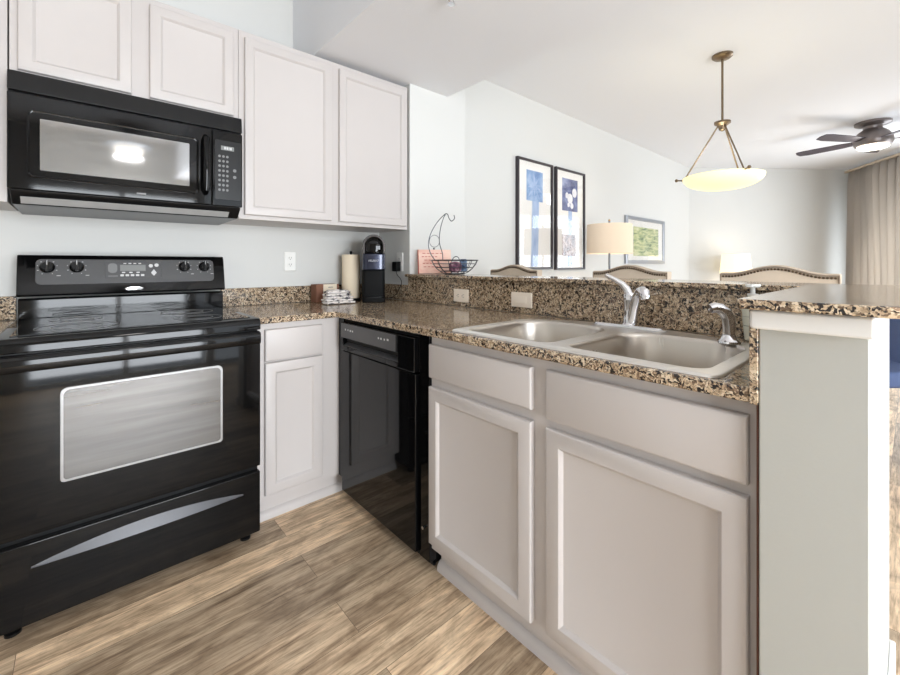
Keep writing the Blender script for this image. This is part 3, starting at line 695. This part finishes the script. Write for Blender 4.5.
# ------------------------------------------------------------------ counter objects
CM = Vector((1.305, 2.14, ZT)); FACE = -atan2(CM.x, CM.y)
t = thing('coffee_maker', 'tall slim black single-serve coffee maker in the counter corner', 'coffee maker', CM, FACE + .04, local=True)
w = .068
MB().prism(rrect(-w, w, .0, .24, .022), .0005, .030).build('drip_base', 'darkmat', t, bevel=.004)
MB().prism(rrect(-w + .010, w - .010, .008, .09, .02), .030, .034).build('drip_tray', 'blackm', t)
MB().prism(rrect(-w, w, .045, .25, .02), .030, .195).build('tower', 'darkmat', t, bevel=.004)
hd = MB().prism(rrect(-w - .002, w + .002, .004, .25, .03), .195, .292).build('brew_head', 'blueblk', t, bevel=.006)
lettering('KEURIG', .017, 'ink', hd, Matrix.Translation((-.004, .0032, .250)) @ Matrix.Rotation(pi / 2, 4, 'X'), 'brand_lettering')
arch = lambda r, zc, n=20: [(r * cos(pi * i / n), zc + r * sin(pi * i / n)) for i in range(n + 1)]
MB().prism([(w - .002, .292)] + arch(w - .002, .338) + [(-w + .002, .292)], .075, .235, 'y').build('lid_housing', 'black', t, bevel=.004)
b = MB(); o_, i_ = arch(w, .340), arch(w - .014, .340)
b.prism([(w, .292)] + o_ + [(-w, .292), (-w + .014, .292)] + i_[::-1] + [(w - .014, .292)], .020, .075, 'y')
plab(b.build('lid_handle', mat('grey_handle_band', (66, 62, 60), .35, metal=.4), t, bevel=.003), 'grey arched handle band')
MB().lathe([(.048, 0), (.046, .012), (.030, .016), (.008, .017)], (0, .068, .330), 28, axis=(0, -1, 0)).build('pod_dial', 'blacks', t)

t = thing('paper_towel_holder', 'black upright paper towel stand behind the paper roll', 'holder', (1.280, 2.375, ZT))
MB().lathe([(.060, .0005), (.060, .008), (.054, .014), (.008, .016)], (1.280, 2.375, ZT), 32).build('base', 'blackm', t)
MB().cyl((1.280, 2.375, ZT + .014), (1.280, 2.375, ZT + .305), .007).build('post', 'blackm', t)
MB().ball((1.280, 2.375, ZT + .306), .009, 14).build('finial', 'blackm', t)
tag(MB().lathe([(.021, .018), (.054, .018), (.056, .022), (.056, .286), (.054, .290), (.021, .290), (.021, .018)], (1.280, 2.375, ZT), 40, cap0=False, cap1=False).build('paper_towel_roll', 'paper', at=(1.280, 2.375, ZT + .018)), 'cream paper towel roll standing upright beside the coffee maker', 'paper towel')

t = thing('cardboard_box', 'small brown cardboard box with a cream label against the backsplash', 'box', (1.118, 2.385, ZT), radians(2), local=True)
MB().box(-.072, .075, -.02, .055, .001, .108).build('carton', 'kraft', t, bevel=.002)
lb = MB().box(-.028, .060, -.0215, -.0195, .002, .1085).build('label', 'cream', t)
b = MB()
for z, a, c in ((.088, .004, .034), (.070, -.006, .050), (.064, -.002, .046)): b.box(a, c, -.0222, -.0212, z, z + .004)
b.build('label_print', 'inkd', lb)
def cloth():
    rnd = random.Random(3); b = MB()
    for k in range(5):
        z0 = .004 + k * .0145; ph = rnd.random() * 6; am = .010
        def f(u, v, z0=z0, ph=ph, k=k):
            x = -.083 + .166 * u; y = -.045 + .09 * v
            e = (1 - (2 * u - 1) ** 4) * (1 - (2 * v - 1) ** 4)
            return (x * (1 - .05 * k) + .006 * sin(7 * v + ph), y * (1 - .06 * k), z0 + am * e * (.35 + .5 * sin(9 * u + ph + 3 * v) ** 2) * (1.4 if k == 4 else .8) + .001)
        top = MB(); 
        b.grid(f, 26, 12)
    return b
o = cloth().build('napkin', 'cloth', at=(0, 0, 0), solid=.010, angle=80)
o.location = (1.118, 2.232, ZT + .004); o.rotation_euler = (0, 0, radians(-4))
tag(o, 'crumpled white cloth with dark stripes in front of the box', 'cloth')

# ------------------------------------------------------------------ things on the bar
ZB = 1.0825
t = thing('hardback_book', 'salmon-covered book with red spine leaning at the pillar on the bar', 'book', (1.679, 2.020, ZB), local=True)
t.rotation_euler = (radians(-14), 0, radians(-30))
MB().box(-.103, .103, -.012, .0, .002, .152).build('pages', 'mount', t)
cv = MB().box(-.105, .105, -.0145, -.012, .001, .155).box(-.105, .105, .0, .0025, .001, .155).build('cover', 'salmon', t)
plab(MB().box(-.109, -.105, -.0150, .003, .0005, .1555).build('spine', 'red', t, bevel=.001), 'brick red spine')
b = MB()
for z, a, c in ((.128, -.08, .06), (.106, -.085, .02), (.084, -.07, .07), (.062, -.08, .03), (.040, -.075, .05)):
    for q in range(5):
        x0 = a + (c - a) * q / 5; b.box(x0, x0 + (c - a) / 5 * .72, -.0151, -.0144, z, z + .005)
b.build('cover_print', mat('rose_print', (206, 120, 112), .8), cv)

PX = .0060
t = thing('fruit_basket', 'dark wire fruit basket with a tall banana hook on the bar', 'basket', (1.672, 1.832, ZB), -YAW, local=True)
prof = [(.058, .004), (.083, .014), (.109, .035), (.129, .060), (.141, .085)]
def pr(z):
    for (r0, z0), (r1, z1) in zip(prof, prof[1:]):
        if z0 <= z <= z1: return r0 + (r1 - r0) * (z - z0) / (z1 - z0)
    return prof[-1][0]
for z, r in ((.085, .0032), (.064, .0022), (.042, .0022), (.020, .0022), (.0045, .003)):
    MB().ring((0, 0, z), pr(z), r, 48, m=6).build('wire_ring', 'wire', t)
for k in range(12):
    a = 2 * pi * (k + .5) / 12
    MB().tube([(r * cos(a), r * sin(a), z) for r, z in [(.004, .005)] + prof], .0018, 6).build('rib_wire', 'wire', t)
q = lambda u, v, y=0.: ((u - 455) * PX, y, (273.2 - v) * PX)
def smooth(pts, n=6):
    P = [Vector(p) for p in pts]; out = []
    for i in range(len(P) - 1):
        p0, p1, p2, p3 = P[max(0, i - 1)], P[i], P[i + 1], P[min(len(P) - 1, i + 2)]
        for k in range(n):
            s_ = k / n; out.append(.5 * ((2 * p1) + (p2 - p0) * s_ + (2 * p0 - 5 * p1 + 4 * p2 - p3) * s_ ** 2 + (3 * p1 - p0 - 3 * p2 + p3) * s_ ** 3))
    return out + [P[-1]]
MB().tube(smooth([q(436, 259.5), q(431, 252), q(429, 242), q(432, 231), q(438, 221), q(445, 213.5), q(448, 213), q(449.5, 217), q(452, 220), (q(455, 217.5)), q(454.5, 214)]), .0026, 8).build('hook_wire', 'wire', t)
MB().tube(smooth([q(443.5, 259, -.05), q(443, 252, -.04), q(440, 241, -.02), q(441, 228, -.01), q(444, 217), q(446, 213.5)]), .0024, 8).build('hook_wire', 'wire', t)
b = MB(); b.tube([(q(435, 240)[0] + .030 * cos(2 * pi * i / 28), 0, q(435, 240)[2] + .036 * sin(2 * pi * i / 28)) for i in range(28)], .0014, 6, True)
b.ball(q(434.5, 247.5), .006, 10); b.build('scroll_ornament', 'wire', t)
o = MB().loft([[(r * cos(2 * pi * i / 16) * 1.2, r * .7 * sin(2 * pi * i / 16), z) for i in range(16)] for r, z in ((.018, 0), (.030, .012), (.033, .04), (.028, .058), (.008, .066))]).build('snack_packet', 'purple')
o.location = (1.662, 1.814, ZB + .012); o.rotation_euler = (0, 0, -YAW); tag(o, 'crumpled purple snack packet in the wire basket', 'packet')
o = MB().loft([[(x, y, z) for x, y in rrect(-.021 + e, .021 - e, -.014, .014, .006)] for e, z in ((.002, 0), (0, .006), (0, .068), (.004, .076))]).build('snack_packet', 'bluepk')
o.location = (1.706, 1.790, ZB + .016); o.rotation_euler = (0, .0, -YAW); tag(o, 'blue-grey packet standing in the wire basket', 'packet')
o = MB().tube(smooth([(0, 0, 0), (-.004, 0, .045), (.008, 0, .085), (.028, 0, .100), (.046, 0, .085), (.056, 0, .04), (.058, 0, .0)]), .0022, 8).build('wire_loop', 'wire')
o.location = (1.665, 1.851, ZB + .008); o.rotation_euler = (0, 0, -YAW); tag(o, 'bent wire loop standing in the fruit basket', 'wire')

# ------------------------------------------------------------------ bar stools
def dup(root, loc, rotz, label):
    r = root.copy(); COL.objects.link(r); r.location = loc; r.rotation_euler = (0, 0, rotz); r['label'] = label
    for ch in list(root.children):
        c = ch.copy(); COL.objects.link(c); c.parent = r
        for g_ in list(ch.children):
            d_ = g_.copy(); COL.objects.link(d_); d_.parent = c
    return r
# local: sitter faces -x; back plane at x = 0
def camel(y): 
    s_ = abs(y) / .215
    return 1.104 + .036 * (.5 + .5 * cos(pi * min(1, s_ / .82)))
def make_stool():
    t = thing('bar_stool', 'beige nailhead bar stool behind the bar, nearest the pillar', 'bar stool', (2.35, 1.925, 0), group='bar stools along the bar', local=True)
    ys = [-.215 + .43 * i / 24 for i in range(25)]
    outline = [(-.195, .66), (.195, .66)] + [(y, camel(y)) for y in ys[::-1]]
    bk = MB().prism(outline, -.025, .035, 'x').build('backrest', 'linen', t, bevel=.006)
    ed = [(-.0265, y, camel(y)) for y in ys]
    side = [(-.0265, -.195 - .020 * (z - .66) / .434, z) for z in [.70 + i * .035 for i in range(12)]]
    path = side + ed + [(x, -y, z) for x, y, z in side[::-1]]
    MB().tube([(x, y * .985, z - .008) for x, y, z in path], .0035, 8).build('edge_band', 'piping', bk)
    b = MB()
    for i in range(33):
        y = -.200 + .40 * i / 32; b.ball((-.029, y, camel(y) - .018), .0052, 8)
    for s_ in (-1, 1):
        for k in range(16):
            z = .72 + k * .0215; b.ball((-.029, s_ * (.184 + .018 * (z - .66) / .434), z), .0052, 8)
    b.build('nailhead_trim', 'nail', bk)
    st = [[(-.40 + (.39 * u), 0, 0) for u in (0, 1)]]
    MB().prism([(-.40, -.165), (-.02, -.195), (-.02, .195), (-.40, .165)], .69, .775).build('seat', 'linen', t, bevel=.022, seg=4)
    MB().prism([(-.385, -.15), (-.03, -.18), (-.03, .18), (-.385, .15)], .645, .69).build('seat_rail', 'darkwood', t)
    for x, y, dx in ((-.37, -.14, -.02), (-.37, .14, -.02), (-.03, -.165, .03), (-.03, .165, .03)):
        MB().loft([[(x + dx * k + s_ * px, y + s_ * py, z) for px, py in ((-1, -1), (1, -1), (1, 1), (-1, 1))] for k, s_, z in ((1, .015, 0), (0, .021, .65))]).build('leg', 'darkwood', t, bevel=.002)
    b = MB(); b.box(-.385, -.375, -.14, .14, .22, .25).box(-.37, -.02, -.160, -.148, .30, .325).box(-.37, -.02, .148, .160, .30, .325); b.build('stretcher', 'darkwood', t)
    return t
s0 = make_stool()
dup(s0, (2.35, 1.085, 0), 0, 'beige nailhead bar stool behind the faucet, middle one at the bar')
dup(s0, (2.35, .415, 0), 0, 'beige nailhead bar stool behind the bar\'s rounded end, nearest the curtain')

# ------------------------------------------------------------------ pictures on the long wall
YW = YB - .0015
def picture(label, x0, x1, z0, z1, fr, side, fw, art):
    t = thing('framed_picture', label, 'picture', ((x0 + x1) / 2, YW, z0))
    b = MB()
    b.loft([[(x0 + e, YW - d, z0 + e), (x1 - e, YW - d, z0 + e), (x1 - e, YW - d, z1 - e), (x0 + e, YW - d, z1 - e)] for e, d in ((0, 0), (0, .030), (.003, .034), (fw - .004, .034), (fw, .028), (fw, 0))], close=True)
    b.build('frame', fr, t, angle=25)
    MB().box(x0 + fw, x1 - fw, YW - .012, YW - .001, z0 + fw, z1 - fw).build('mount', 'mount', t)
    art(t, YW - .0125)
    MB().box(x0 + fw - .001, x1 - fw + .001, YW - .024, YW - .022, z0 + fw - .001, z1 - fw + .001).build('pane', 'glass', t)
    return t
def blob(cx, cz, rx, rz, y, n=24): return [(cx + rx * cos(2 * pi * i / n), y, cz + rz * sin(2 * pi * i / n)) for i in range(n)]
def flat(parent, name, m, polys, y):
    b = MB()
    for p in polys: b.prism(p, y - .001, y, 'y')
    return b.build(name, m, parent)
def art1(t, y):
    a = flat(t, 'print', 'artblue', [[(3.195, 1.76), (3.455, 1.76), (3.455, 2.055), (3.195, 2.055)]], y)
    flat(a, 'trunk', 'trunkblue', [[(3.265, 1.12), (3.375, 1.12), (3.395, 1.76), (3.285, 1.76)]], y)
    fr = []
    for k in range(9):
        g_ = .35 + k * .70; L_ = .09 + .03 * (k % 3)
        fr.append([(3.33 + .012 * cos(g_ + 1.5), 1.90 + .012 * sin(g_ + 1.5)), (3.33 + L_ * .55 * cos(g_ - .12), 1.90 + L_ * .55 * sin(g_ - .12)), (3.33 + L_ * cos(g_), 1.89 + L_ * sin(g_)), (3.33 + L_ * .5 * cos(g_ + .16), 1.90 + L_ * .5 * sin(g_ + .16))])
    flat(a, 'fronds', 'trunkblue', fr, y - .0012)
def art2(t, y):
    a = flat(t, 'print', 'artnavy', [[(3.80, 1.715), (4.10, 1.715), (4.10, 2.06), (3.80, 2.06)]], y)
    flat(a, 'white_shapes', 'artwhite', [[(cx + r * cos(2 * pi * i / 20), cz + r * 1.1 * sin(2 * pi * i / 20)) for i in range(20)] for cx, cz, r in ((3.95, 1.85, .05), (4.035, 1.92, .045), (3.89, 1.88, .03), (3.985, 1.775, .03), (3.92, 1.78, .022))], y - .0012)
    flat(a, 'lamp_reflection', 'lampbrown', [[(3.80, 1.23), (4.06, 1.23), (4.06, 1.46), (3.80, 1.46)]], y)  # floor lamp's reflection in the glass, put in as flat brown colour
    flat(a, 'trunk', 'trunkblue', [[(3.90, 1.12), (4.0, 1.12), (3.99, 1.715), (3.92, 1.715)]], y + .0006)
def art3(t, y):
    flat(t, 'print', 'field', [[(5.47, 1.255), (6.27, 1.255), (6.27, 1.645), (5.47, 1.645)]], y)
picture('tall dark-framed blue palm print, left of the pair on the long wall', 3.045, 3.612, 1.092, 2.155, 'frame', 'frame', .022, art1)
picture('tall dark-framed navy print with painted lamp reflection, right of the pair beside the lampshade', 3.668, 4.232, 1.085, 2.155, 'frame', 'frame', .022, art2)
picture('wide silver-framed green field print at the right end of the long wall', 5.235, 6.46, 1.150, 1.775, 'silver', 'silverd', .045, art3)

# ------------------------------------------------------------------ lamps
def shade(t, c, r0, r1, z0, z1, m, th=.004):
    return MB().lathe([(r0, z0), (r1, z1), (r1 - th, z1), (r0 - th, z0), (r0, z0)], c, 40, cap0=False, cap1=False).build('lamp_shade', m, t)
def glow(name, loc, e, col, r=.05, parent=None):
    l = bpy.data.lights.new(name, 'POINT'); l.energy = e; l.color = col; l.shadow_soft_size = r
    o = bpy.data.objects.new(name, l); COL.objects.link(o); o.location = loc
    return o
LP = (4.01, 2.06)
t = thing('floor_lamp', 'slim floor lamp with a wide beige drum shade in front of the long wall', 'lamp', (LP[0], LP[1], 0))
MB().lathe([(.14, .001), (.14, .018), (.03, .028), (.014, .04)], (LP[0], LP[1], 0), 32).build('base', 'brass', t)
MB().cyl((LP[0], LP[1], .03), (LP[0], LP[1], 1.58), .010).build('pole', 'silverd', t)
shade(t, (LP[0], LP[1], 0), .222, .216, 1.25, 1.545, 'shade1')
b = MB()
for k in range(3): a = 2 * pi * k / 3; b.cyl((LP[0], LP[1], 1.535), (LP[0] + .214 * cos(a), LP[1] + .214 * sin(a), 1.538), .0025, n=6)
b.build('shade_spider', 'brass', t); MB().ball((LP[0], LP[1], 1.588), .012, 12).build('finial', 'brass', t)
glow('floor_lamp_bulb', (LP[0], LP[1], 1.40), 2, (1, .86, .66))
TL = (7.79, 1.89)
t = thing('end_table', 'small dark end table carrying the far table lamp', 'table', (TL[0], TL[1], 0))
MB().box(TL[0] - .22, TL[0] + .22, TL[1] - .22, TL[1] + .22, .55, .58).build('tabletop', 'darkwood', t, bevel=.004)
for sx in (-1, 1):
    for sy in (-1, 1): MB().box(TL[0] + sx * .19 - .018, TL[0] + sx * .19 + .018, TL[1] + sy * .19 - .018, TL[1] + sy * .19 + .018, 0, .55).build('leg', 'darkwood', t)
t = thing('table_lamp', 'small lit table lamp with cream shade in the far corner', 'lamp', (TL[0], TL[1], .58))
MB().lathe([(.08, .001), (.08, .02), (.03, .03), (.05, .12), (.055, .20), (.03, .32), (.012, .36), (.012, .46)], (TL[0], TL[1], .58), 28).build('base', 'plastic', t)
shade(t, (TL[0], TL[1], 0), .218, .188, .995, 1.305, 'shade2')
glow('table_lamp_bulb', (TL[0], TL[1], 1.14), 1.0, (1, .90, .76))

PC = Vector((3.68, .98, 0))
t = thing('pendant_lamp', 'glowing bowl pendant lamp on a bronze rod hanging from the ceiling', 'pendant lamp', (PC.x, PC.y, 1.71))
MB().lathe([(.070, 2.7495), (.070, 2.735), (.055, 2.722), (.015, 2.716)], PC, 32).build('canopy', 'bronze', t)
MB().cyl((PC.x, PC.y, 2.718), (PC.x, PC.y, 2.23), .008).build('rod', 'bronze', t)
MB().lathe([(.055, 2.238), (.055, 2.222), (.030, 2.205), (.022, 2.175), (.006, 2.165)], PC, 28).build('hub', 'bronze', t)
bp = []; n = 12
for i in range(n + 1):
    r = .268 * sin(pi / 2 * i / n); bp.append((r, 1.716 + .100 * (1 - cos(pi / 2 * i / n)) ** 1.15))
bw = MB().lathe(bp + [(r - .006, z + .004) for r, z in bp[::-1][:-1]], PC, 56, cap0=True, cap1=True).build('glass_bowl', 'bowl', t, angle=60)
for k in range(3):
    a = radians(105 + 120 * k); e = PC + Vector((.252 * cos(a), .252 * sin(a), 1.822))
    MB().cyl(PC + Vector((.030 * cos(a), .030 * sin(a), 2.205)), e, .0055, n=10).build('support_arm', 'bronze', t)
    MB().cyl(e - Vector((.0, 0, .010)), e + Vector((.055 * cos(a), .055 * sin(a), -.004)), .006, n=10).ball(e + Vector((.058 * cos(a), .058 * sin(a), -.004)), .013, 10).build('arm_clip', 'bronze', t)
glow('pendant_bulb', (PC.x, PC.y, 1.95), 1.6, (1, .97, .92), .08)

FC = Vector((6.69, .31, 0))
t = thing('ceiling_fan', 'pewter low-profile ceiling fan with dark blades and a lit lens', 'ceiling fan', (FC.x, FC.y, 2.44))
MB().lathe([(.155, 2.7495), (.155, 2.725), (.135, 2.715), (.085, 2.70), (.080, 2.672), (.130, 2.632), (.165, 2.575), (.170, 2.520), (.150, 2.485), (.13, 2.480)], FC, 40).build('motor_housing', 'fanbody', t)
MB().lathe([(.132, 2.482), (.132, 2.462), (.10, 2.447), (.01, 2.441)], FC, 36).build('light_lens', 'lens', t)
for k in range(5):
    a = radians(76 + 72 * k); m = Matrix.Translation(FC + Vector((0, 0, 2.545))) @ Matrix.Rotation(a, 4, 'Z') @ Matrix.Rotation(radians(12), 4, 'X')
    MB().prism([(.16, -.05), (.30, -.066), (.62, -.072), (.70, -.055), (.715, 0), (.70, .055), (.62, .066), (.30, .058), (.16, .045)], -.004, .004, m=m).build('blade', 'fanblade', t)
glow('fan_bulb', (FC.x, FC.y, 2.36), 4, (1, .97, .92), .08)

# flush ceiling lamp over the kitchen floor, behind the photographer
KC = Vector((.43, -2.05, 0))
t = thing('ceiling_lamp', 'round semi-flush ceiling lamp with faceted dome at the back of the kitchen', 'ceiling lamp', (KC.x, KC.y, 2.40))
MB().lathe([(.09, 2.7495), (.09, 2.735), (.03, 2.722), (.012, 2.715), (.012, 2.56)], KC, 32).build('stem', 'silver', t)
MB().lathe([(.012, 2.57), (.14, 2.56), (.23, 2.535), (.23, 2.525), (.15, 2.51)], KC, 40).build('canopy', 'silver', t)
MB().lathe([(.145, 2.51), (.14, 2.48), (.115, 2.445), (.07, 2.42), (.01, 2.41)], KC, 14, cap1=True).build('glass_dome', 'lamplens', t, angle=5)
l = bpy.data.lights.new('ceiling_lamp_light', 'AREA'); l.shape = 'DISK'; l.size = .27; l.energy = 4; l.color = (1, .98, .96)
o = bpy.data.objects.new('ceiling_lamp_light', l); COL.objects.link(o); o.location = (KC.x, KC.y, 2.40)

t = thing('fire_sprinkler', 'small chrome fire sprinkler under the lowered kitchen ceiling', 'sprinkler', (1.168, 1.30, 2.235))
sc_ = Vector((1.168, 1.30, 0))
MB().lathe([(.034, 2.2895), (.032, 2.284), (.014, 2.280)], sc_, 24).build('escutcheon', 'chrome', t)
MB().cyl(sc_ + Vector((0, 0, 2.281)), sc_ + Vector((0, 0, 2.265)), .009).build('body', 'chrome', t)
b = MB(); b.tube([sc_ + Vector((.009, 0, 2.268)), sc_ + Vector((.014, 0, 2.255)), sc_ + Vector((.004, 0, 2.243))], .003, 6).tube([sc_ + Vector((-.009, 0, 2.268)), sc_ + Vector((-.014, 0, 2.255)), sc_ + Vector((-.004, 0, 2.243))], .003, 6); b.build('yoke', 'chrome', t)
MB().lathe([(.004, 2.246), (.016, 2.242), (.016, 2.2395), (.004, 2.2385)], sc_, 16).build('deflector', 'chrome', t)

# ------------------------------------------------------------------ curtain and blue chair
t = thing('curtain', 'floor-length taupe pleated curtain hanging beside the far wall', 'curtain', ((P2 + wn * .22).x, (P2 + wn * .22).y, 0))
def cur(u, v):
    s_ = .30 + 1.25 * u; z = .02 + 2.63 * v
    ph = 2 * pi * s_ / .15
    a = (.045 if v < .97 else .030) * (1 + .25 * sin(3.1 * s_ + 1))
    p = P2 + wd * (s_ + .012 * sin(2 * ph)) + wn * (.20 + a * sin(ph + .5 * sin(2.3 * s_ + 2 * v)) + .015 * sin(5 * s_ + 3 * v))
    return (p.x, p.y, z)
MB().grid(cur, 150, 14).build('drape', 'curtain', t, solid=.004, angle=80)
A, B = P2 + wd * .22 + wn * .20, P2 + wd * 1.7 + wn * .20
MB().prism([A + wn * .02, B + wn * .02, B - wn * .02, A - wn * .02], 2.655, 2.685).build('curtain_track', 'linen', t)
b = MB()
for k in range(3):
    c = P2 + wd * (.30 + .6 * k); b.prism([c, c + wd * .03, c + wd * .03 + wn * .20, c + wn * .20], 2.685, 2.70)
b.build('track_bracket', 'linen', t)

t = thing('dining_chair', 'blue upholstered dining chair seen past the end of the bar', 'chair', (3.845, .195, 0), radians(138), local=True)
MB().prism([(-.24, -.23), (.22, -.25), (.22, .25), (-.24, .23)], .40, .50).build('seat', 'blue', t, bevel=.025, seg=4)
MB().loft([[(-.22 - .06 * k + d, s_ * (.22 + .03 * sin(pi * k)), .46 + .50 * k) for d, s_ in ((-.05, -1), (.03, -1), (.03, 1), (-.05, 1))] for k in (0, .25, .5, .75, 1)]).build('backrest', 'blue', t, bevel=.02, seg=4)
for x, y in ((-.20, -.19), (-.20, .19), (.19, -.21), (.19, .21)):
    MB().loft([[(x * k + q0 * s_, y * k + q1 * s_, z) for q0, q1 in ((-1, -1), (1, -1), (1, 1), (-1, 1))] for k, s_, z in ((1.08, .014, 0), (1, .022, .41))]).build('leg', 'darkwood', t)
